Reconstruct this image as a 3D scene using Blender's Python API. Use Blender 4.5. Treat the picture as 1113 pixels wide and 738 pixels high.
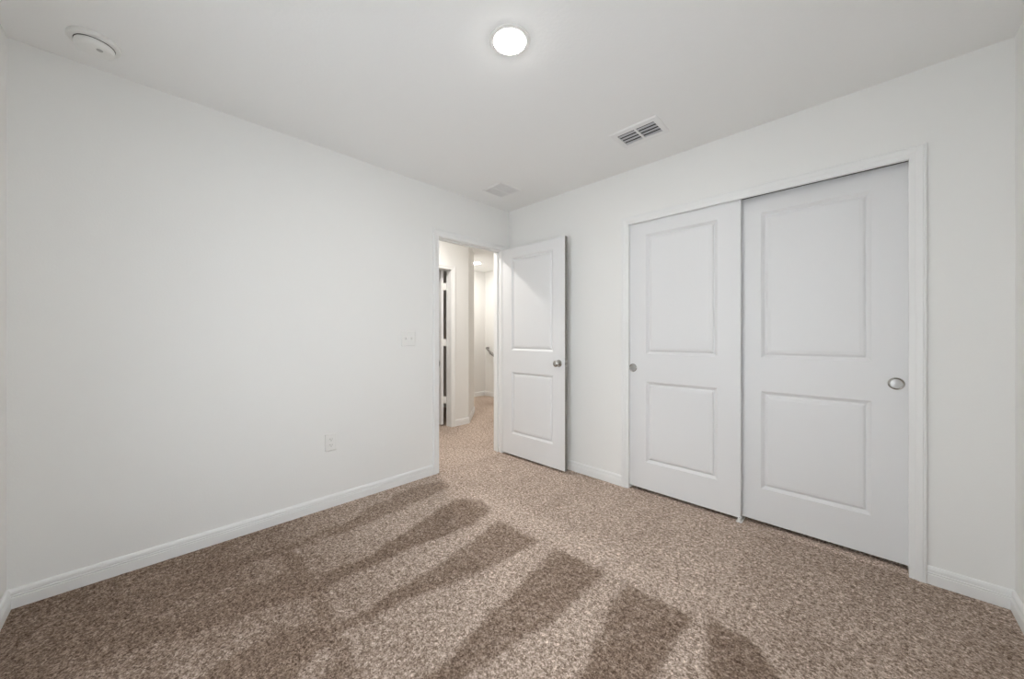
import bpy, bmesh, math, random
from mathutils import Vector, Matrix

scene = bpy.context.scene
for o in list(bpy.data.objects):
    bpy.data.objects.remove(o)
COL = scene.collection

# ------------------------------------------------------------------ camera, world, exposure
CAM = (2.607, -2.592, 1.163)
cam_data = bpy.data.cameras.new('camera')
cam_data.sensor_width = 36.0
cam_data.lens = 390.0 / 1113.0 * 36.0
cam_data.shift_y = -3.0 / 1113.0
cam_data.clip_start = 0.02
cam = bpy.data.objects.new('camera', cam_data)
cam.location = CAM
cam.rotation_euler = (math.pi / 2, 0, math.radians(44.7))
COL.objects.link(cam)
scene.camera = cam

LAMP_STRENGTH = 205.0      # bedroom ceiling disc
HALL_STRENGTH = 410.0      # disc over the corridor
LANDING_STRENGTH = 245.0   # disc over the landing
SKY_STRENGTH = 5.4         # overcast daylight through the bedroom windows
scene.view_settings.view_transform = 'Standard'
scene.view_settings.look = 'None'
scene.view_settings.gamma = 1.0
scene.view_settings.exposure = 0.07
scene.view_settings.use_curve_mapping = False
scene.cycles.max_bounces = 16
scene.cycles.diffuse_bounces = 10
scene.cycles.sample_clamp_indirect = 8.0

world = bpy.data.worlds.new('world')
scene.world = world
world.use_nodes = True
bg = world.node_tree.nodes['Background']
bg.inputs['Color'].default_value = (0.90, 0.955, 1.0, 1)
bg.inputs['Strength'].default_value = SKY_STRENGTH

# ------------------------------------------------------------------ dimensions
RX, RY, H = 3.055, -3.02, 2.44           # room: x 0..RX, y RY..0
T = 0.105                                # interior wall thickness
DY0, DY1, DH = -0.848, -0.112, 2.022     # bedroom doorway in the wall x = 0
CX0, CX1, CH = 1.305, 2.753, 2.022       # closet opening in the wall y = 0
WX0, WX1, WZ0, WZ1 = 0.80, 2.45, 0.18, 1.98   # window in the wall y = RY
VY0, VY1 = -2.35, -1.50                  # unseen second window added as fill light, in the wall x = RX
HX = -1.2                                # corridor's opposite wall
HY = 0.425                               # where that wall turns
ODY0, ODY1 = -0.64, 0.141                # doorway in the corridor's opposite wall


# ------------------------------------------------------------------ materials
def mat(name, color, rough=0.5, metal=0.0, spec=0.5, bump=0.0, bscale=200.0, bdist=0.001, var=0.0, vscale=2.0):
    m = bpy.data.materials.new(name)
    m.use_nodes = True
    nt = m.node_tree
    b = nt.nodes['Principled BSDF']
    b.inputs['Base Color'].default_value = (*color, 1)
    b.inputs['Roughness'].default_value = rough
    b.inputs['Metallic'].default_value = metal
    b.inputs['Specular IOR Level'].default_value = spec
    tc = nt.nodes.new('ShaderNodeTexCoord')
    if var:
        n = nt.nodes.new('ShaderNodeTexNoise')
        n.inputs['Scale'].default_value = vscale
        n.inputs['Detail'].default_value = 4
        nt.links.new(tc.outputs['Object'], n.inputs['Vector'])
        mx = nt.nodes.new('ShaderNodeMixRGB')
        mx.inputs[1].default_value = (*[c * (1 - var) for c in color], 1)
        mx.inputs[2].default_value = (*[min(1, c * (1 + var)) for c in color], 1)
        nt.links.new(n.outputs['Fac'], mx.inputs[0])
        nt.links.new(mx.outputs[0], b.inputs['Base Color'])
    if bump:
        n2 = nt.nodes.new('ShaderNodeTexNoise')
        n2.inputs['Scale'].default_value = bscale
        n2.inputs['Detail'].default_value = 3
        nt.links.new(tc.outputs['Object'], n2.inputs['Vector'])
        bp = nt.nodes.new('ShaderNodeBump')
        bp.inputs['Strength'].default_value = bump
        bp.inputs['Distance'].default_value = bdist
        nt.links.new(n2.outputs['Fac'], bp.inputs['Height'])
        nt.links.new(bp.outputs['Normal'], b.inputs['Normal'])
    return m


def emit(name, color, strength):
    m = bpy.data.materials.new(name)
    m.use_nodes = True
    nt = m.node_tree
    nt.nodes.remove(nt.nodes['Principled BSDF'])
    e = nt.nodes.new('ShaderNodeEmission')
    e.inputs['Color'].default_value = (*color, 1)
    e.inputs['Strength'].default_value = strength
    nt.links.new(e.outputs[0], nt.nodes['Material Output'].inputs['Surface'])
    return m


M = {}
M['wall'] = mat('wall_paint', (0.83, 0.83, 0.815), 0.65, spec=0.3, bump=0.25, bscale=120, bdist=0.0015, var=0.006, vscale=1.5)
M['ceiling'] = mat('ceiling_paint', (0.87, 0.875, 0.87), 0.9, spec=0.1, bump=0.35, bscale=70, bdist=0.002, var=0.006, vscale=1.5)
M['trim'] = mat('trim_paint', (0.83, 0.835, 0.83), 0.38, spec=0.4, bump=0.05, bscale=60, bdist=0.0006)
M['door'] = mat('door_paint', (0.775, 0.78, 0.787), 0.42, spec=0.4, bump=0.08, bscale=90, bdist=0.0006)
M['edge'] = mat('door_edge_grey', (0.24, 0.23, 0.21), 0.8, spec=0.2, bump=0.2, bscale=300, var=0.08, vscale=40)  # even dark grey for the free edge of hinged leaves
M['nickel'] = mat('satin_nickel', (0.45, 0.435, 0.41), 0.24, metal=1.0, bump=0.03, bscale=400)
M['nickel_dark'] = mat('satin_nickel_cup', (0.46, 0.45, 0.44), 0.35, metal=1.0, bump=0.03, bscale=400)
M['steel'] = mat('dull_steel', (0.30, 0.29, 0.28), 0.4, metal=1.0, bump=0.03, bscale=400)
M['track'] = mat('track_aluminium', (0.10, 0.10, 0.10), 0.6, metal=0.3, bump=0.02)
M['plastic'] = mat('white_plastic', (0.82, 0.82, 0.80), 0.35, spec=0.5, bump=0.02, bscale=200)
M['slot'] = mat('slot_dark', (0.05, 0.05, 0.05), 0.7, bump=0.02)
M['vent'] = mat('white_enamel', (0.82, 0.82, 0.82), 0.4, bump=0.02)
M['louver'] = mat('vent_louver_metal', (0.56, 0.57, 0.60), 0.45, metal=0.2, bump=0.02)
M['duct'] = mat('duct_dark', (0.06, 0.06, 0.065), 0.9, bump=0.05)
M['filter'] = mat('return_duct_grey', (0.52, 0.52, 0.52), 0.9, bump=0.05)
M['lens'] = emit('lamp_lens', (1.0, 0.985, 0.955), LAMP_STRENGTH)
M['hall_lens'] = emit('hall_lamp_lens', (1.0, 0.955, 0.905), HALL_STRENGTH)
M['landing_lens'] = emit('landing_lamp_lens', (1.0, 0.955, 0.905), LANDING_STRENGTH)
g = bpy.data.materials.new('window_glass')
g.use_nodes = True
gb = g.node_tree.nodes['Principled BSDF']
gb.inputs['Transmission Weight'].default_value = 1.0
gb.inputs['Roughness'].default_value = 0.0
gb.inputs['IOR'].default_value = 1.45
M['glass'] = g


def carpet():
    m = bpy.data.materials.new('cut_pile_carpet')
    m.use_nodes = True
    nt = m.node_tree
    L = nt.links.new
    b = nt.nodes['Principled BSDF']
    b.inputs['Roughness'].default_value = 0.95
    b.inputs['Specular IOR Level'].default_value = 0.05
    tc = nt.nodes.new('ShaderNodeTexCoord')
    at = nt.nodes.new('ShaderNodeAttribute')
    at.attribute_name = 'pile'
    # pile brushed towards (light) or away (dark): two dye shades of the same yarn
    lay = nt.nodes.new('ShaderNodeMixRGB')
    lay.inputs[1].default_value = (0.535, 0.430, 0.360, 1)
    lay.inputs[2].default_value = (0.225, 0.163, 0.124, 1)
    # soft clumps
    n1 = nt.nodes.new('ShaderNodeTexNoise')
    n1.inputs['Scale'].default_value = 22
    n1.inputs['Detail'].default_value = 5
    n1.inputs['Roughness'].default_value = 0.65
    L(tc.outputs['Object'], n1.inputs['Vector'])
    r1 = nt.nodes.new('ShaderNodeMapRange')
    r1.inputs[1].default_value = 0.3
    r1.inputs[2].default_value = 0.7
    r1.inputs[3].default_value = -0.22
    r1.inputs[4].default_value = 0.22
    L(n1.outputs['Fac'], r1.inputs[0])
    ad = nt.nodes.new('ShaderNodeMath')
    ad.operation = 'ADD'
    ad.use_clamp = True
    L(at.outputs['Fac'], ad.inputs[0])
    L(r1.outputs[0], ad.inputs[1])
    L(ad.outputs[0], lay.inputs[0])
    # yarn tips, some millimetres across
    n2 = nt.nodes.new('ShaderNodeTexNoise')
    n2.inputs['Scale'].default_value = 60
    n2.inputs['Detail'].default_value = 5
    n2.inputs['Roughness'].default_value = 0.8
    L(tc.outputs['Object'], n2.inputs['Vector'])
    r2 = nt.nodes.new('ShaderNodeMapRange')
    r2.inputs[1].default_value = 0.36
    r2.inputs[2].default_value = 0.64
    r2.inputs[3].default_value = 0.45
    r2.inputs[4].default_value = 1.58
    L(n2.outputs['Fac'], r2.inputs[0])
    # each tuft its own tone
    vo = nt.nodes.new('ShaderNodeTexVoronoi')
    vo.inputs['Scale'].default_value = 215
    L(tc.outputs['Object'], vo.inputs['Vector'])
    sp = nt.nodes.new('ShaderNodeSeparateColor')
    L(vo.outputs['Color'], sp.inputs[0])
    r3 = nt.nodes.new('ShaderNodeMapRange')
    r3.inputs[3].default_value = 0.50
    r3.inputs[4].default_value = 1.42
    L(sp.outputs[0], r3.inputs[0])
    tone = nt.nodes.new('ShaderNodeMath')
    tone.operation = 'MULTIPLY'
    L(r2.outputs[0], tone.inputs[0])
    L(r3.outputs[0], tone.inputs[1])
    mul = nt.nodes.new('ShaderNodeMixRGB')
    mul.blend_type = 'MULTIPLY'
    mul.inputs[0].default_value = 1
    L(lay.outputs[0], mul.inputs[1])
    cc = nt.nodes.new('ShaderNodeCombineColor')
    for k, p in enumerate((1.0, 1.10, 1.18)):      # darker grains turn browner than pale ones
        pw = nt.nodes.new('ShaderNodeMath')
        pw.operation = 'POWER'
        pw.inputs[1].default_value = p
        L(tone.outputs[0], pw.inputs[0])
        L(pw.outputs[0], cc.inputs[k])
    L(cc.outputs[0], mul.inputs[2])
    L(mul.outputs[0], b.inputs['Base Color'])
    bp = nt.nodes.new('ShaderNodeBump')
    bp.inputs['Strength'].default_value = 0.8
    bp.inputs['Distance'].default_value = 0.004
    L(n2.outputs['Fac'], bp.inputs['Height'])
    L(bp.outputs['Normal'], b.inputs['Normal'])
    return m


M['carpet'] = carpet()


# ------------------------------------------------------------------ mesh helpers
def box(bm, a, b):
    x0, x1 = sorted((a[0], b[0])); y0, y1 = sorted((a[1], b[1])); z0, z1 = sorted((a[2], b[2]))
    v = [bm.verts.new(p) for p in ((x0, y0, z0), (x1, y0, z0), (x1, y1, z0), (x0, y1, z0),
                                   (x0, y0, z1), (x1, y0, z1), (x1, y1, z1), (x0, y1, z1))]
    for f in ((0, 3, 2, 1), (4, 5, 6, 7), (0, 1, 5, 4), (1, 2, 6, 5), (2, 3, 7, 6), (3, 0, 4, 7)):
        bm.faces.new([v[i] for i in f])


def prism(bm, pts, z0, z1):
    lo = [bm.verts.new((p[0], p[1], z0)) for p in pts]
    hi = [bm.verts.new((p[0], p[1], z1)) for p in pts]
    bm.faces.new(list(reversed(lo)))
    bm.faces.new(hi)
    n = len(pts)
    for i in range(n):
        bm.faces.new((lo[i], lo[(i + 1) % n], hi[(i + 1) % n], hi[i]))


def lathe(bm, prof, seg=32, mtx=Matrix.Identity(4)):
    """prof: (radius, height) pairs turned about local z."""
    rings = []
    for r, h in prof:
        if r < 1e-6:
            rings.append([bm.verts.new(mtx @ Vector((0, 0, h)))])
        else:
            rings.append([bm.verts.new(mtx @ Vector((r * math.cos(2 * math.pi * k / seg), r * math.sin(2 * math.pi * k / seg), h))) for k in range(seg)])
    for A, B in zip(rings, rings[1:]):
        for k in range(seg):
            k2 = (k + 1) % seg
            if len(A) == 1 and len(B) == 1:
                continue
            if len(A) == 1:
                bm.faces.new((A[0], B[k], B[k2]))
            elif len(B) == 1:
                bm.faces.new((A[k], B[0], A[k2]))
            else:
                bm.faces.new((A[k], B[k], B[k2], A[k2]))


def tube(bm, path, r, seg=12):
    rings = []
    n = len(path)
    up0 = Vector((0, 0, 1))
    for i, p in enumerate(path):
        p = Vector(p)
        t = (Vector(path[min(i + 1, n - 1)]) - Vector(path[max(i - 1, 0)])).normalized()
        s = t.cross(up0)
        if s.length < 1e-3:
            s = t.cross(Vector((0, 1, 0)))
        s.normalize()
        u = s.cross(t).normalized()
        rings.append([bm.verts.new(p + r * (math.cos(2 * math.pi * k / seg) * s + math.sin(2 * math.pi * k / seg) * u)) for k in range(seg)])
    for A, B in zip(rings, rings[1:]):
        for k in range(seg):
            bm.faces.new((A[k], A[(k + 1) % seg], B[(k + 1) % seg], B[k]))
    bm.faces.new(list(reversed(rings[0])))
    bm.faces.new(rings[-1])


def obj(name, bm, m, parent=None, smooth=False, bevel=0.0, loc=None):
    bmesh.ops.recalc_face_normals(bm, faces=bm.faces)
    me = bpy.data.meshes.new(name)
    bm.to_mesh(me)
    bm.free()
    o = bpy.data.objects.new(name, me)
    COL.objects.link(o)
    if isinstance(m, str):
        m = M[m]
    me.materials.append(m)
    if smooth:
        for p in me.polygons:
            p.use_smooth = True
        me.set_sharp_from_angle(angle=math.radians(35))
    if bevel:
        mod = o.modifiers.new('bevel', 'BEVEL')
        mod.width = bevel
        mod.segments = 2
        mod.limit_method = 'ANGLE'
        mod.angle_limit = math.radians(40)
    if parent:
        o.parent = parent
    if loc:
        o.location = loc
    return o


def boxes(name, bb, m, parent=None, bevel=0.0, loc=None):
    bm = bmesh.new()
    for a, b in bb:
        box(bm, a, b)
    return obj(name, bm, m, parent, bevel=bevel, loc=loc)


def struct(o):
    o['kind'] = 'structure'
    return o


def tag(o, label, cat, group=None, kind=None):
    o['label'] = label
    o['category'] = cat
    if group:
        o['group'] = group
    if kind:
        o['kind'] = kind
    return o


def empty(name, loc, label, cat, group=None, kind=None, rz=0.0):
    o = bpy.data.objects.new(name, None)
    o.empty_display_size = 0.05
    o.location = loc
    o.rotation_euler = (0, 0, rz)
    COL.objects.link(o)
    return tag(o, label, cat, group, kind)


def copy_tree(o, parent=None):
    c = o.copy()
    COL.objects.link(c)
    c.parent = parent
    for ch in list(o.children):
        copy_tree(ch, c)
    return c


def sweep_frame(name, prof, to3, a0, a1, h, m='trim', legs_from=0.0):
    """Mitred three-sided casing. prof: closed list of (outward offset u, thickness v); to3(a, z, v) -> point."""
    bm = bmesh.new()
    rows = []
    for u, v in prof:
        rows.append([bm.verts.new(to3(a, z, v)) for a, z in ((a0 - u, legs_from), (a0 - u, h + u), (a1 + u, h + u), (a1 + u, legs_from))])
    n = len(rows)
    for i in range(n):
        A, B = rows[i], rows[(i + 1) % n]
        for k in range(3):
            bm.faces.new((A[k], A[k + 1], B[k + 1], B[k]))
    bm.faces.new([r[0] for r in rows])
    bm.faces.new([r[3] for r in rows])
    return struct(obj(name, bm, m))


CASING = [(0.0, 0.0), (0.0, 0.009), (0.004, 0.0105), (0.022, 0.0115), (0.026, 0.014), (0.034, 0.0165), (0.044, 0.0175),
          (0.047, 0.015), (0.050, 0.0175), (0.055, 0.0165), (0.057, 0.013), (0.057, 0.0)]
BASE = [(0.0, 0.0), (0.0135, 0.0), (0.0135, 0.046), (0.0105, 0.048), (0.0125, 0.051), (0.0125, 0.056), (0.0095, 0.058),
        (0.0115, 0.061), (0.0105, 0.072), (0.007, 0.080), (0.003, 0.083), (0.0, 0.083)]


def baseboard(name, p0, p1, nrm, m0=0.0, m1=0.0):
    """Profiled skirting from p0 to p1 on the floor; nrm points into the room; m: mitre (+1 inside corner, -1 outside, 0 square)."""
    p0, p1, nrm = Vector((*p0, 0)), Vector((*p1, 0)), Vector((*nrm, 0)).normalized()
    d = (p1 - p0).normalized()
    bm = bmesh.new()
    A, B = [], []
    for v, z in BASE:
        A.append(bm.verts.new(p0 + nrm * v + d * (m0 * v) + Vector((0, 0, z))))
        B.append(bm.verts.new(p1 + nrm * v - d * (m1 * v) + Vector((0, 0, z))))
    n = len(A)
    for i in range(n):
        bm.faces.new((A[i], A[(i + 1) % n], B[(i + 1) % n], B[i]))
    bm.faces.new(A)
    bm.faces.new(list(reversed(B)))
    return struct(obj(name, bm, 'trim'))


def door_mesh(bm, w, h, t, panels, stile):
    """Moulded two-panel leaf: x 0..w, y 0 (front) .. t, z 0..h. panels: (z0, z1) of each moulded panel."""
    xs = [0, stile, w - stile, w]
    zs = [0] + [z for p in panels for z in p] + [h]
    rings = ((0.0, 0.0), (0.003, 0.0030), (0.009, 0.0070), (0.016, 0.0125), (0.019, 0.0130), (0.022, 0.0125), (0.028, 0.0060), (0.034, 0.0035), (0.044, 0.0025), (0.046, 0.0018))
    for side in (0, 1):
        def P(x, z, dep):
            return bm.verts.new((x, dep if side == 0 else t - dep, z))
        grid = {(i, j): P(x, z, 0) for i, x in enumerate(xs) for j, z in enumerate(zs)}
        for i in range(3):
            for j in range(len(zs) - 1):
                a, b, c, d = grid[i, j], grid[i + 1, j], grid[i + 1, j + 1], grid[i, j + 1]
                if i == 1 and j % 2 == 1:
                    prev = [a, b, c, d]
                    x0, x1, z0, z1 = xs[1], xs[2], zs[j], zs[j + 1]
                    for u, dep in rings[1:]:
                        cur = [P(x0 + u, z0 + u, dep), P(x1 - u, z0 + u, dep), P(x1 - u, z1 - u, dep), P(x0 + u, z1 - u, dep)]
                        for k in range(4):
                            bm.faces.new((prev[k], prev[(k + 1) % 4], cur[(k + 1) % 4], cur[k]))
                        prev = cur
                    bm.faces.new(prev)
                else:
                    bm.faces.new((a, b, c, d))
    for a, b in (((0, 0), (w, 0)), ((w, 0), (w, h)), ((w, h), (0, h)), ((0, h), (0, 0))):
        bm.faces.new([bm.verts.new(p) for p in ((a[0], 0, a[1]), (b[0], 0, b[1]), (b[0], t, b[1]), (a[0], t, a[1]))])
    bmesh.ops.remove_doubles(bm, verts=bm.verts, dist=1e-5)


# ------------------------------------------------------------------ floor (one carpet, with the vacuum strokes)
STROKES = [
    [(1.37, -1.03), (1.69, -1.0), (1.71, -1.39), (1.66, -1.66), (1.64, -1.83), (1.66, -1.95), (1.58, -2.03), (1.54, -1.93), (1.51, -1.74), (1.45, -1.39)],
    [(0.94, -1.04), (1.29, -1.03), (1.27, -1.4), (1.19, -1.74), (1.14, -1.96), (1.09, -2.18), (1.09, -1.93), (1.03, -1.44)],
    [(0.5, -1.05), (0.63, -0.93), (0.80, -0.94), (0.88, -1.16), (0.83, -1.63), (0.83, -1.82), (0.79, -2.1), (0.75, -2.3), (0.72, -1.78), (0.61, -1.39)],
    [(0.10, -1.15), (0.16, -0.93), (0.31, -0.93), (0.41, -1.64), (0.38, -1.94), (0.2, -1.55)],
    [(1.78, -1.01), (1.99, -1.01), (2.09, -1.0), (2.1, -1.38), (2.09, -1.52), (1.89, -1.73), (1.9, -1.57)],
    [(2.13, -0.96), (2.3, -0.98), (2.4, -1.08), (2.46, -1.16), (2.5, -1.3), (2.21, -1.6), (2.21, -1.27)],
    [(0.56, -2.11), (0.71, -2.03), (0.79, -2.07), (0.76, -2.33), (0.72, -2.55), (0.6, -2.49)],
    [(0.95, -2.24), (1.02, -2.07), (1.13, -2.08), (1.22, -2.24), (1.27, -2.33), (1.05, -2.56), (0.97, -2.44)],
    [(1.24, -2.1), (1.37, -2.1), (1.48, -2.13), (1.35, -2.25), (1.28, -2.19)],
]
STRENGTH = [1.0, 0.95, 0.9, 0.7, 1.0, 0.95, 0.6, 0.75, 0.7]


def seg_dist(px, py, a, b):
    dx, dy = b[0] - a[0], b[1] - a[1]
    t = max(0, min(1, ((px - a[0]) * dx + (py - a[1]) * dy) / (dx * dx + dy * dy + 1e-12)))
    return math.hypot(px - a[0] - t * dx, py - a[1] - t * dy)


def poly_inside(px, py, poly):
    c = False
    n = len(poly)
    for i in range(n):
        (x0, y0), (x1, y1) = poly[i], poly[(i + 1) % n]
        if (y0 > py) != (y1 > py) and px < (x1 - x0) * (py - y0) / (y1 - y0) + x0:
            c = not c
    return c


def sstep(a, b, x):
    t = max(0.0, min(1.0, (x - a) / (b - a)))
    return t * t * (3 - 2 * t)


BOXES = [(min(p[0] for p in s) - .1, max(p[0] for p in s) + .1, min(p[1] for p in s) - .1, max(p[1] for p in s) + .1) for s in STROKES]


def pile(x, y):
    from mathutils import noise
    wx = x + 0.018 * noise.noise(Vector((x * 9, y * 9, 0.3)))
    wy = y + 0.018 * noise.noise(Vector((x * 9, y * 9, 7.7)))
    v = 0.0
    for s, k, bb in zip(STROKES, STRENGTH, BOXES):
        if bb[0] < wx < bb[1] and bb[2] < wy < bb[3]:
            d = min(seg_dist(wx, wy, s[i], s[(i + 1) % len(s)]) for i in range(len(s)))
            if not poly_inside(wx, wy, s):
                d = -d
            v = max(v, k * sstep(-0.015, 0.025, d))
    # uneven nap: long soft streaks along the vacuum's travel and smaller scuffs
    n = noise.fractal(Vector((x * 3.2, y * 1.4, 2.0)), 1.0, 2.0, 3)
    n2 = noise.fractal(Vector((x * 9.0, y * 7.0, 5.0)), 1.0, 2.0, 4)
    # thin tracks trailing on from the strokes towards the front wall
    tr = 0.0
    for a, b, wd, k in TRACKS:
        tr = max(tr, k * (1 - sstep(0.3 * wd, wd, seg_dist(wx, wy, a, b))))
    # light ridge where each pass turned round
    ridge = 0.22 * (1 - sstep(0.02, 0.16, abs(wy + 0.90))) * sstep(0.4, 0.8, x) * (1 - sstep(1.6, 2.3, x))
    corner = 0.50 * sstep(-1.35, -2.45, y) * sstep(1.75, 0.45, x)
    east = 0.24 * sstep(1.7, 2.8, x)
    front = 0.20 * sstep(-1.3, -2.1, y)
    base = 0.24 + 0.12 * n + 0.10 * n2 + corner + east + front - ridge  # broad terms darken the carpet towards left front corner, right side and front
    return max(-0.3, min(1.15, base + max(v * (0.62 - 0.5 * corner), 0.8 * tr)))


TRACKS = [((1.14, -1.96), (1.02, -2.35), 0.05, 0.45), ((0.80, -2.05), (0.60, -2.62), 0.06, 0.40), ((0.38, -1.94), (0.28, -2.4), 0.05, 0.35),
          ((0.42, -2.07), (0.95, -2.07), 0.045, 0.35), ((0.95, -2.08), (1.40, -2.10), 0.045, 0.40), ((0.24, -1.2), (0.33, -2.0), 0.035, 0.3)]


def build_floor():
    from mathutils import noise
    bm = bmesh.new()
    step = 0.0125
    nx, ny = int(RX / step), int(-RY / step)
    lay = bm.verts.layers.float.new('pile')
    g = []
    for i in range(nx + 1):
        row = []
        for j in range(ny + 1):
            x, y = RX * i / nx, RY * j / ny
            e = 0.0 if i in (0, nx) or j in (0, ny) else 1.0
            v = bm.verts.new((x, y, e * 0.0015 * noise.noise(Vector((x * 40, y * 40, 0)))))
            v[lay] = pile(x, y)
            row.append(v)
        g.append(row)
    for i in range(nx):
        for j in range(ny):
            bm.faces.new((g[i][j], g[i][j + 1], g[i + 1][j + 1], g[i + 1][j]))
    # carpet runs on through the doorway, the corridor, the landing and the closet

    def plain(x0, x1, y0, y1):
        n = max(1, int((x1 - x0) / 0.1)); k = max(1, int((y1 - y0) / 0.1))
        vs = [[bm.verts.new((x0 + (x1 - x0) * a / n, y0 + (y1 - y0) * b / k, 0)) for b in range(k + 1)] for a in range(n + 1)]
        for r in vs:
            for v in r:
                v[lay] = 0.06 + 0.40 * noise.noise(Vector((v.co.x * 2.2, v.co.y * 2.2, 5)))  # paler base tone than in the bedroom
        for a in range(n):
            for b in range(k):
                bm.faces.new((vs[a][b], vs[a + 1][b], vs[a + 1][b + 1], vs[a][b + 1]))
    plain(-T, 0, DY0 - 0.05, DY1 + 0.05)
    plain(HX - T - 2.0, -T, -2.2, 1.06)
    plain(-2.9, -0.05, 1.06, 2.16)
    plain(-T, 0, DY1 + 0.05, 1.06)
    plain(1.2, 2.9, 0, 0.75)
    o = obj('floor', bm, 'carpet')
    for p in o.data.polygons:
        p.use_smooth = True
    return struct(o)


build_floor()
struct(boxes('floor_slab', [((-3.4, -3.3, -0.12), (3.3, 2.4, -0.02))], 'wall'))

# ------------------------------------------------------------------ ceiling and walls
struct(boxes('ceiling', [((-3.4, -3.3, H), (3.3, 2.4, H + 0.1))], 'ceiling'))
struct(boxes('wall_left', [((-T, RY - 0.1, -0.05), (0, DY0 - 0.018, H)), ((-T, DY1 + 0.018, -0.05), (0, T, H)), ((-T, DY0 - 0.018, DH + 0.018), (0, DY1 + 0.018, H))], 'wall'))
struct(boxes('wall_back', [((0, 0, -0.05), (CX0 - 0.018, T, H)), ((CX1 + 0.018, 0, -0.05), (RX + 0.1, T, H)), ((CX0 - 0.018, 0, 2.085), (CX1 + 0.018, T, H))], 'wall'))
struct(boxes('wall_right', [((RX, RY - 0.115, -0.05), (RX + 0.115, VY0, H)), ((RX, VY1, -0.05), (RX + 0.115, 0, H)), ((RX, VY0, -0.05), (RX + 0.115, VY1, WZ0)), ((RX, VY0, WZ1), (RX + 0.115, VY1, H))], 'wall'))
struct(boxes('wall_front', [((0, RY - 0.115, -0.05), (WX0, RY, H)), ((WX1, RY - 0.115, -0.05), (RX, RY, H)), ((WX0, RY - 0.115, -0.05), (WX1, RY, WZ0)), ((WX0, RY - 0.115, WZ1), (WX1, RY, H))], 'wall'))
# closet interior
struct(boxes('wall_closet', [((1.0, T, -0.05), (1.1, 0.8, H)), ((2.95, T, -0.05), (3.05, 0.8, H)), ((1.1, 0.7, -0.05), (2.95, 0.8, H))], 'wall'))
# corridor, landing and the room across the corridor
struct(boxes('wall_hall', [((HX - T, -2.2, -0.05), (HX, ODY0 - 0.018, H)), ((HX - T, ODY1 + 0.018, -0.05), (HX, HY, H)), ((HX - T, ODY0 - 0.018, DH + 0.018), (HX, ODY1 + 0.018, H))], 'wall'))
bm = bmesh.new()
prism(bm, [(HX, HY), (HX - 0.52, HY + 0.52), (-2.8, HY + 0.52), (-2.8, HY + 0.42), (HX - 0.56, HY + 0.42), (HX - T, HY - 0.03), (HX - T, HY)], -0.05, H)
struct(obj('wall_angled', bm, 'wall'))
struct(boxes('wall_landing', [((-2.9, HY + 0.52, -0.05), (-2.79, 2.25, H))], 'wall'))
struct(boxes('wall_far', [((-2.79, 2.10, -0.05), (0.5, 2.2, H))], 'wall'))
struct(boxes('wall_stair', [((-0.10, T, -0.05), (0, 2.10, H))], 'wall'))
struct(boxes('wall_corridor', [((-3.3, -2.3, -0.05), (-T, -2.2, H))], 'wall'))
struct(boxes('wall_opposite', [((-3.3, -2.2, -0.05), (-3.2, HY + 0.42, H)), ((-3.2, HY + 0.42, -0.05), (-2.8, HY + 0.52, H))], 'wall'))

# window behind the viewpoint
w = struct(boxes('window_1', [((WX0, RY - 0.09, WZ0), (WX0 + 0.045, RY - 0.04, WZ1)), ((WX1 - 0.045, RY - 0.09, WZ0), (WX1, RY - 0.04, WZ1)),
                              ((WX0, RY - 0.09, WZ0), (WX1, RY - 0.04, WZ0 + 0.045)), ((WX0, RY - 0.09, WZ1 - 0.045), (WX1, RY - 0.04, WZ1)),
                              ((WX0, RY - 0.085, (WZ0 + WZ1) / 2 - 0.02), (WX1, RY - 0.045, (WZ0 + WZ1) / 2 + 0.02))], 'trim', bevel=0.003))
boxes('window_pane', [((WX0 + 0.045, RY - 0.068, WZ0 + 0.045), (WX1 - 0.045, RY - 0.064, WZ1 - 0.045))], 'glass', w)
boxes('window_sill', [((WX0 - 0.03, RY - 0.04, WZ0 - 0.02), (WX1 + 0.03, RY + 0.03, WZ0))], 'trim', w, bevel=0.004)

w2 = struct(boxes('fill_window', [((RX + 0.04, VY0, WZ0), (RX + 0.09, VY0 + 0.045, WZ1)), ((RX + 0.04, VY1 - 0.045, WZ0), (RX + 0.09, VY1, WZ1)),  # out of view, added to flatten the light in the room
                               ((RX + 0.04, VY0, WZ0), (RX + 0.09, VY1, WZ0 + 0.045)), ((RX + 0.04, VY0, WZ1 - 0.045), (RX + 0.09, VY1, WZ1)),
                               ((RX + 0.045, VY0, (WZ0 + WZ1) / 2 - 0.02), (RX + 0.085, VY1, (WZ0 + WZ1) / 2 + 0.02))], 'trim', bevel=0.003))
boxes('window_pane', [((RX + 0.064, VY0 + 0.045, WZ0 + 0.045), (RX + 0.068, VY1 - 0.045, WZ1 - 0.045))], 'glass', w2)
boxes('window_sill', [((RX - 0.03, VY0 - 0.03, WZ0 - 0.02), (RX + 0.04, VY1 + 0.03, WZ0))], 'trim', w2, bevel=0.004)

# ------------------------------------------------------------------ trims
def jamb(name, kind_axis, a0, a1, d0, d1, h, m='trim', top=True):
    bb = []
    for s, a in ((-1, a0), (1, a1)):
        lo, hi = (a - 0.018, a) if s < 0 else (a, a + 0.018)
        bb.append((lo, hi, 0.0, h + 0.018))
    out = []
    for lo, hi, z0, z1 in bb:
        out.append(((d0, lo, z0), (d1, hi, z1)) if kind_axis == 'y' else ((lo, d0, z0), (hi, d1, z1)))
    if top:
        out.append(((d0, a0, h), (d1, a1, h + 0.018)) if kind_axis == 'y' else ((a0, d0, h), (a1, d1, h + 0.018)))
    return struct(boxes(name, out, m))


room_jamb = jamb('trim_1', 'y', DY0, DY1, -T, 0.0, DH)
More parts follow.
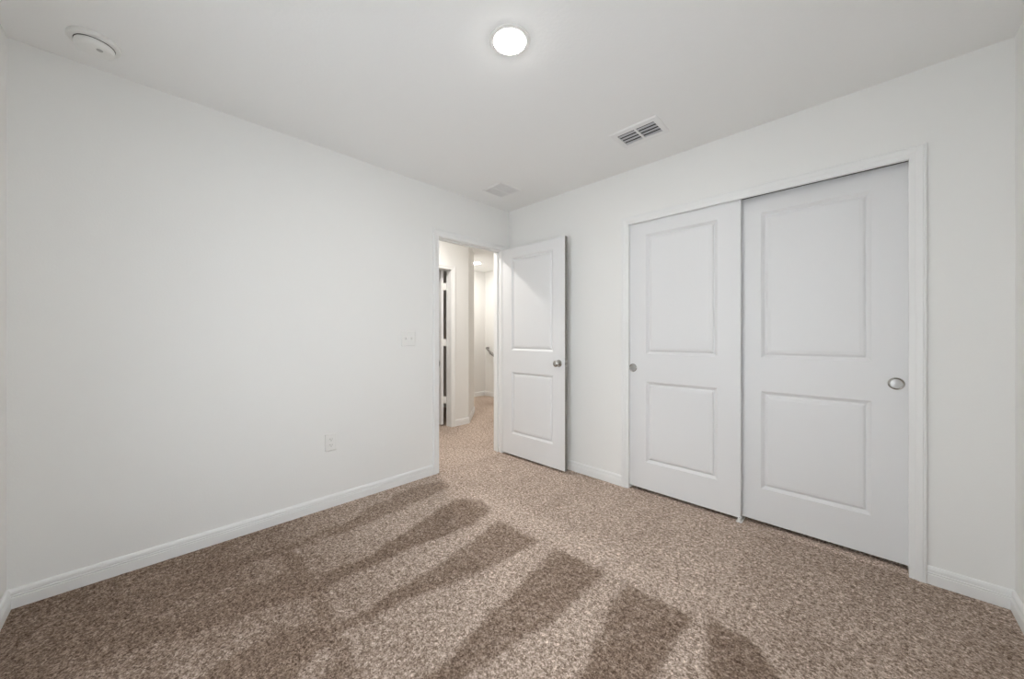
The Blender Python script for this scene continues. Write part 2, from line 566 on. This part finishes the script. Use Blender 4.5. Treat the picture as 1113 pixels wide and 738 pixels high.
# door stop strips on the bedroom jamb
boxes('door_stop', [((-0.058, DY0, 0), (-0.045, DY0 + 0.011, DH)), ((-0.058, DY1 - 0.011, 0), (-0.045, DY1, DH)), ((-0.058, DY0 + 0.011, DH - 0.011), (-0.045, DY1 - 0.011, DH))], 'trim', room_jamb)
boxes('strike_plate', [((-0.030, DY0, 0.905), (0.006, DY0 + 0.0015, 0.965)), ((0.006, DY0 - 0.002, 0.918), (0.017, DY0 + 0.0012, 0.952))], 'nickel', room_jamb)
sweep_frame('trim_2', CASING, lambda a, z, v: (v, a, z), DY0 - 0.004, DY1 + 0.004, DH + 0.004)
sweep_frame('trim_3', CASING, lambda a, z, v: (-T - v, a, z), DY0 - 0.004, DY1 + 0.004, DH + 0.004)
jamb('trim_4', 'x', CX0, CX1, 0.0, T, 2.065, top=False)
sweep_frame('trim_5', CASING, lambda a, z, v: (a, -v, z), CX0 + 0.002, CX1 - 0.002, CH)
struct(boxes('trim_6', [((CX0, 0.0, CH), (CX1, 0.012, 2.085))], 'trim'))     # fascia that hides the track
jamb('trim_7', 'y', ODY0, ODY1, HX - T, HX, DH)
sweep_frame('trim_8', CASING, lambda a, z, v: (HX + v, a, z), ODY0 - 0.004, ODY1 + 0.004, DH + 0.004)

cw = 0.061
baseboard('baseboard_left', (0, RY), (0, DY0 - cw), (1, 0), 1, 0)
baseboard('baseboard_corner', (0, DY1 + cw), (0, 0), (1, 0), 0, 1)
baseboard('baseboard_back', (0, 0), (CX0 - 0.055, 0), (0, -1), 1, 0)
baseboard('baseboard_closet', (CX1 + 0.055, 0), (RX, 0), (0, -1), 0, 1)
baseboard('baseboard_right', (RX, RY), (RX, 0), (-1, 0), 1, 1)
baseboard('baseboard_front', (0, RY), (RX, RY), (0, 1), 1, 1)
k45 = math.tan(math.radians(22.5))
baseboard('baseboard_hall', (HX, ODY1 + cw), (HX, HY), (1, 0), 0, -k45)
baseboard('baseboard_angled', (HX, HY), (HX - 0.52, HY + 0.52), (1, 1), -k45, 0)
baseboard('baseboard_landing', (-2.79, HY + 0.52), (-2.79, 2.10), (1, 0), 0, 1)
baseboard('baseboard_far', (-2.79, 2.10), (-0.1, 2.10), (0, -1), 1, 0)

# ------------------------------------------------------------------ doors
PANELS = [(0.205, 0.805), (1.015, 1.910)]
KNOB = [(0.0, 0.0), (0.031, 0.0), (0.032, 0.004), (0.029, 0.008), (0.016, 0.011), (0.0115, 0.014), (0.0115, 0.026), (0.016, 0.030),
        (0.024, 0.035), (0.0275, 0.043), (0.0265, 0.051), (0.021, 0.057), (0.012, 0.060), (0.0, 0.061)]
ROSE, GRIP = KNOB[:6], [(0.0, 0.014)] + KNOB[5:]


def make_knob(parent, x, z, y, front):
    """y: face plane; front True looks towards local -y."""
    mtx = Matrix.Translation((x, y, z)) @ Matrix.Rotation(math.pi / 2 if front else -math.pi / 2, 4, 'X')
    bm = bmesh.new()
    lathe(bm, GRIP, 32, mtx)
    k = obj('door_knob', bm, 'nickel', parent, smooth=True)
    bm = bmesh.new()
    lathe(bm, ROSE + [(0.0, 0.012)], 32, mtx)
    obj('rose', bm, 'nickel', k, smooth=True)


def make_hinged(name, loc, w, label, rz=0.0):
    """Leaf along local +x from the hinge, front face towards local -y."""
    bm = bmesh.new()
    t = 0.035
    door_mesh(bm, w, 2.005, t, PANELS, 0.128)
    d = obj(name, bm, 'door', loc=loc)
    d.rotation_euler = (0, 0, rz)
    tag(d, label, 'door', kind='structure')
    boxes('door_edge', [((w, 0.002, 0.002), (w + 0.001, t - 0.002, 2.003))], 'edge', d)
    make_knob(d, w - 0.062, 0.915, 0.0, True)
    make_knob(d, w - 0.062, 0.915, t, False)
    boxes('latch_plate', [((w + 0.001, 0.005, 0.885), (w + 0.0025, 0.030, 0.945)), ((w + 0.001, 0.011, 0.907), (w + 0.010, 0.024, 0.923))], 'nickel', d)
    return d


d1 = make_hinged('door_1', (0.020, DY1, 0.018), 0.764, 'white two-panel bedroom door standing wide open against the closet wall')
for z in (0.25, 1.0, 1.77):
    bm = bmesh.new()
    lathe(bm, [(0, z - 0.045), (0.006, z - 0.045), (0.006, z + 0.045), (0, z + 0.045)], 12, Matrix.Translation((-0.010, 0.040, 0)))
    box(bm, (-0.010, 0.036, z - 0.044), (0.0, 0.0385, z + 0.044))
    obj('hinge', bm, 'nickel', d1, smooth=True)

# door of the room across the corridor, swung into that room
d2 = make_hinged('door_2', (HX - T - 0.022, 0.110, 0.018), 0.765, 'white door ajar across the corridor, seen through the open doorway', rz=math.pi)
d2.location = (HX - T - 0.022, 0.110, 0.018)
for z in (0.32, 1.07, 1.80):
    bm = bmesh.new()
    lathe(bm, [(0, z - 0.045), (0.007, z - 0.045), (0.007, z + 0.045), (0, z + 0.045)], 12, Matrix.Translation((-0.014, -0.012, 0)))
    box(bm, (-0.003, -0.030, z - 0.045), (0.0, 0.030, z + 0.045))
    box(bm, (-0.022, -0.028, z - 0.045), (-0.003, -0.010, z + 0.045))
    obj('hinge', bm, 'plastic', d2, smooth=True)


def make_slider(x0, w, y, label, pull_x):
    bm = bmesh.new()
    t = 0.034
    door_mesh(bm, w, 2.010, t, [(0.203, 0.803), (1.009, 1.904)], 0.131)
    d = obj('sliding_closet_door', bm, 'door', loc=(x0, y, 0.024))
    tag(d, label, 'door', 'sliding closet doors', 'thing')
    mtx = Matrix.Translation((pull_x, 0.0, 0.902)) @ Matrix.Rotation(math.pi / 2, 4, 'X')
    bm = bmesh.new()
    lathe(bm, [(0.0235, 0.0008), (0.0245, 0.0040), (0.0265, 0.0052), (0.0295, 0.0040), (0.0310, 0.0)], 40, mtx)
    p = obj('finger_pull', bm, 'nickel', d, smooth=True)
    bm = bmesh.new()
    lathe(bm, [(0.0, 0.0020), (0.009, 0.0017), (0.017, 0.0008), (0.022, 0.0006), (0.0243, 0.0024)], 40, mtx)
    obj('pull_cup', bm, 'nickel_dark', p, smooth=True)
    return d


make_slider(1.301, 0.741, 0.018, 'white sliding closet door in front, overlapping the other, nearer the bedroom door', 0.030)
make_slider(2.012, 0.742, 0.062, 'white sliding closet door set back behind the other, dark track gap above it', 0.700)
tr = tag(boxes('door_track', [((CX0, 0.014, 2.052), (CX1, 0.016, 2.080)), ((CX0, 0.014, 2.078), (CX1, 0.100, 2.080)), ((CX0, 0.056, 2.058), (CX1, 0.058, 2.080)), ((CX0, 0.099, 2.040), (CX1, 0.101, 2.080))], 'track'),
         'dark metal track above the two closet doors under the header', 'door track')
gd = tag(boxes('floor_guide', [((2.020, 0.002, 0.0), (2.052, 0.103, 0.006)), ((2.031, 0.003, 0.006), (2.041, 0.015, 0.030)), ((2.031, 0.0535, 0.006), (2.041, 0.0605, 0.030))], 'plastic', bevel=0.001),
         'small white plastic guide on the carpet under the meeting closet doors', 'door guide')


# ------------------------------------------------------------------ wall plates
def plate_mesh(w, h, t):
    """Local: lies on the y-z plane, thickness towards +x."""
    bm = bmesh.new()
    rows = []
    for dx, ins in ((0.0, 0.0), (t * 0.55, 0.0), (t * 0.9, 0.002), (t, 0.005)):
        rows.append([bm.verts.new((dx, s * (w / 2 - ins), u * (h / 2 - ins))) for s, u in ((-1, -1), (1, -1), (1, 1), (-1, 1))])
    for A, B in zip(rows, rows[1:]):
        for k in range(4):
            bm.faces.new((A[k], A[(k + 1) % 4], B[(k + 1) % 4], B[k]))
    bm.faces.new(rows[-1])
    bm.faces.new(list(reversed(rows[0])))
    return bm


def screw(parent, y, z, x):
    bm = bmesh.new()
    lathe(bm, [(0.0032, 0.0), (0.003, 0.0008), (0.0, 0.0012)], 12, Matrix.Translation((x, y, z)) @ Matrix.Rotation(math.pi / 2, 4, 'Y'))
    obj('screw', bm, 'plastic', parent, smooth=True)


sw = empty('light_switch', (0, -1.137, 1.148), 'white double toggle light switch on the wall beside the doorway', 'light switch')
obj('plate', plate_mesh(0.116, 0.114, 0.008), 'plastic', sw)
for s in (-1, 1):
    bm = bmesh.new()
    y = s * 0.023
    box(bm, (0.008, y - 0.0055, -0.0125), (0.0092, y + 0.0055, 0.0125))
    v = [bm.verts.new(p) for p in ((0.009, y - 0.004, -0.010), (0.009, y + 0.004, -0.010), (0.009, y + 0.004, 0.006), (0.009, y - 0.004, 0.006),
                                   (0.019, y - 0.0035, 0.004), (0.019, y + 0.0035, 0.004), (0.0185, y + 0.0035, 0.010), (0.0185, y - 0.0035, 0.010))]
    for f in ((0, 3, 2, 1), (4, 5, 6, 7), (0, 1, 5, 4), (1, 2, 6, 5), (2, 3, 7, 6), (3, 0, 4, 7)):
        bm.faces.new([v[i] for i in f])
    obj('toggle', bm, 'plastic', sw)
    for z in (-0.030, 0.030):
        screw(sw, y, z, 0.008)

ou = empty('power_outlet', (0, -1.720, 0.443), 'white duplex power outlet low on the long plain wall', 'outlet')
obj('plate', plate_mesh(0.074, 0.116, 0.008), 'plastic', ou)
for s in (-1, 1):
    bm = bmesh.new()
    zc = s * 0.0195
    lathe(bm, [(0.0172, 0.0), (0.0172, 0.0022), (0.0, 0.0024)], 28, Matrix.Translation((0.008, 0, zc)) @ Matrix.Rotation(math.pi / 2, 4, 'Y'))
    r = obj('receptacle', bm, 'plastic', ou, smooth=True)
    boxes('slot', [((0.0102, -0.0075, zc - 0.001), (0.0106, -0.0053, zc + 0.0075)), ((0.0102, 0.0053, zc), (0.0106, 0.0073, zc + 0.0065)), ((0.0102, -0.002, zc - 0.0095), (0.0106, 0.002, zc - 0.0055))], 'slot', r)
screw(ou, 0, 0, 0.008)


# ------------------------------------------------------------------ ceiling fixtures
def disc_light(loc, lens_mat, label, radius=0.066):
    o = empty('ceiling_light', loc, label, 'ceiling light', 'round recessed ceiling lights')
    flip = Matrix.Rotation(math.pi, 4, 'X')
    bm = bmesh.new()
    lathe(bm, [(radius, 0.001), (radius + 0.003, 0.0045), (radius + 0.010, 0.0045), (radius + 0.020, 0.0025), (radius + 0.022, 0.0)], 48, flip)
    obj('trim_ring', bm, 'plastic', o, smooth=True)
    bm = bmesh.new()
    lathe(bm, [(radius + 0.0015, 0.003), (radius * 0.9, 0.007), (radius * 0.6, 0.0105), (radius * 0.3, 0.0122), (0, 0.0128)], 48, flip)
    obj('lens', bm, lens_mat, o, smooth=True)
    return o


disc_light((1.510, -1.497, H), 'lens', 'round flush ceiling light glowing white in the middle of the bedroom ceiling')
disc_light((-0.62, -0.55, H), 'hall_lens', 'round flush corridor ceiling light just outside the bedroom doorway')
disc_light((-2.209, 1.401, H), 'landing_lens', 'small glowing ceiling light over the landing, seen through the open doorway')

sd = empty('smoke_detector', (0.237, -2.758, H), 'round white smoke detector on the ceiling above the long plain wall', 'smoke detector')
flip = Matrix.Rotation(math.pi, 4, 'X')
bm = bmesh.new()
lathe(bm, [(0.0, 0.0), (0.077, 0.0), (0.079, 0.003), (0.079, 0.016), (0.076, 0.019), (0.0, 0.019)], 56, flip)
obj('base_plate', bm, 'plastic', sd, smooth=True)
bm = bmesh.new()
lathe(bm, [(0.058, 0.018), (0.060, 0.024), (0.060, 0.036), (0.056, 0.042), (0.046, 0.046), (0.0, 0.047)], 56, flip)
body = obj('body', bm, 'plastic', sd, smooth=True)
bm = bmesh.new()
lathe(bm, [(0.0575, 0.0191), (0.0610, 0.0191), (0.0610, 0.0212), (0.0575, 0.0212)], 56, flip)
obj('gap_ring', bm, 'slot', body, smooth=True)
bm = bmesh.new()
lathe(bm, [(0.010, 0.0465), (0.0095, 0.0485), (0.0, 0.0490)], 24, Matrix.Translation((0.026, 0.016, 0)) @ flip)
obj('test_button', bm, 'filter', sd, smooth=True)

# supply register near the closet
sv = empty('ceiling_vent', (1.594, -0.430, H), 'white ceiling vent with open dark louvers in front of the closet', 'vent')
OW, OD, IW, ID = 0.150, 0.112, 0.117, 0.070      # outer and inner half sizes


def ring_frame(bm, ow, od, iw, idp, t):
    rows = []
    for a, b, z in ((ow, od, 0.0), (ow, od, -t * 0.4), (ow - 0.006, od - 0.006, -t), (iw, idp, -t), (iw, idp, 0.0)):
        rows.append([bm.verts.new((s * a, u * b, z)) for s, u in ((-1, -1), (1, -1), (1, 1), (-1, 1))])
    for A, B in zip(rows, rows[1:]):
        for k in range(4):
            bm.faces.new((A[k], A[(k + 1) % 4], B[(k + 1) % 4], B[k]))


bm = bmesh.new()
ring_frame(bm, OW, OD, IW, ID, 0.007)
box(bm, (-0.006, -ID, -0.007), (0.006, ID, -0.001))
obj('frame', bm, 'vent', sv)
boxes('duct_opening', [((-IW, -ID, -0.0008), (IW, ID, -0.0004))], 'duct', sv)
for k in range(4):
    for s in (-1, 1):
        bm = bmesh.new()
        yc = -ID + 0.0235 + k * 0.034
        x0, x1 = (0.006, IW) if s > 0 else (-IW, -0.006)
        for (ya, za), (yb, zb) in (((yc - 0.014, -0.0060), (yc + 0.012, -0.0022)),):
            v = [bm.verts.new(p) for p in ((x0, ya, za), (x1, ya, za), (x1, yb, zb), (x0, yb, zb), (x0, ya, za + 0.0009), (x1, ya, za + 0.0009), (x1, yb, zb + 0.0009), (x0, yb, zb + 0.0009))]
            for f in ((0, 3, 2, 1), (4, 5, 6, 7), (0, 1, 5, 4), (1, 2, 6, 5), (2, 3, 7, 6), (3, 0, 4, 7)):
                bm.faces.new([v[i] for i in f])
        obj('louver', bm, 'louver', sv)

# transfer grille near the corner
rv = empty('air_return_grille', (0.342, -0.437, H), 'flat pale grey return grille on the ceiling near the bedroom door', 'vent')
bm = bmesh.new()
ring_frame(bm, 0.118, 0.120, 0.100, 0.100, 0.006)
box(bm, (-0.009, -0.100, -0.006), (0.009, 0.100, -0.0005))
obj('frame', bm, 'vent', rv)
boxes('duct_opening', [((-0.100, -0.100, -0.0006), (0.100, 0.100, -0.0003))], 'filter', rv)
for s in (-1, 1):
    bm = bmesh.new()
    for k in range(6):
        xc = s * (0.018 + k * 0.0142)
        box(bm, (xc - 0.0045, -0.100, -0.0055), (xc + 0.0045, 0.100, -0.0035))
    obj('slat', bm, 'vent', rv)

# ------------------------------------------------------------------ stair handrail on the landing
hr = empty('handrail', (-2.62, 2.10, 0.0), 'grey metal handrail with wall bracket starting down the far landing wall', 'handrail')
bm = bmesh.new()
pts = [(-0.06, -0.004, 0.945), (-0.06, -0.05, 0.945), (-0.045, -0.07, 0.94)] + [(-0.02 + 0.1 * k, -0.075, 0.925 - 0.065 * k) for k in range(6)]
tube(bm, pts, 0.019)
obj('rail', bm, 'steel', hr, smooth=True)
for x in (0.04, 0.44):
    bm = bmesh.new()
    z = 0.925 - 0.65 * (x + 0.02)
    lathe(bm, [(0.0, 0.0), (0.032, 0.0), (0.030, 0.006), (0.0, 0.008)], 20, Matrix.Translation((x, -0.0005, z - 0.06)) @ Matrix.Rotation(math.pi / 2, 4, 'X'))
    tube(bm, [(x, -0.005, z - 0.06), (x, -0.06, z - 0.055), (x, -0.075, z - 0.015)], 0.008)
    obj('bracket', bm, 'steel', hr, smooth=True)
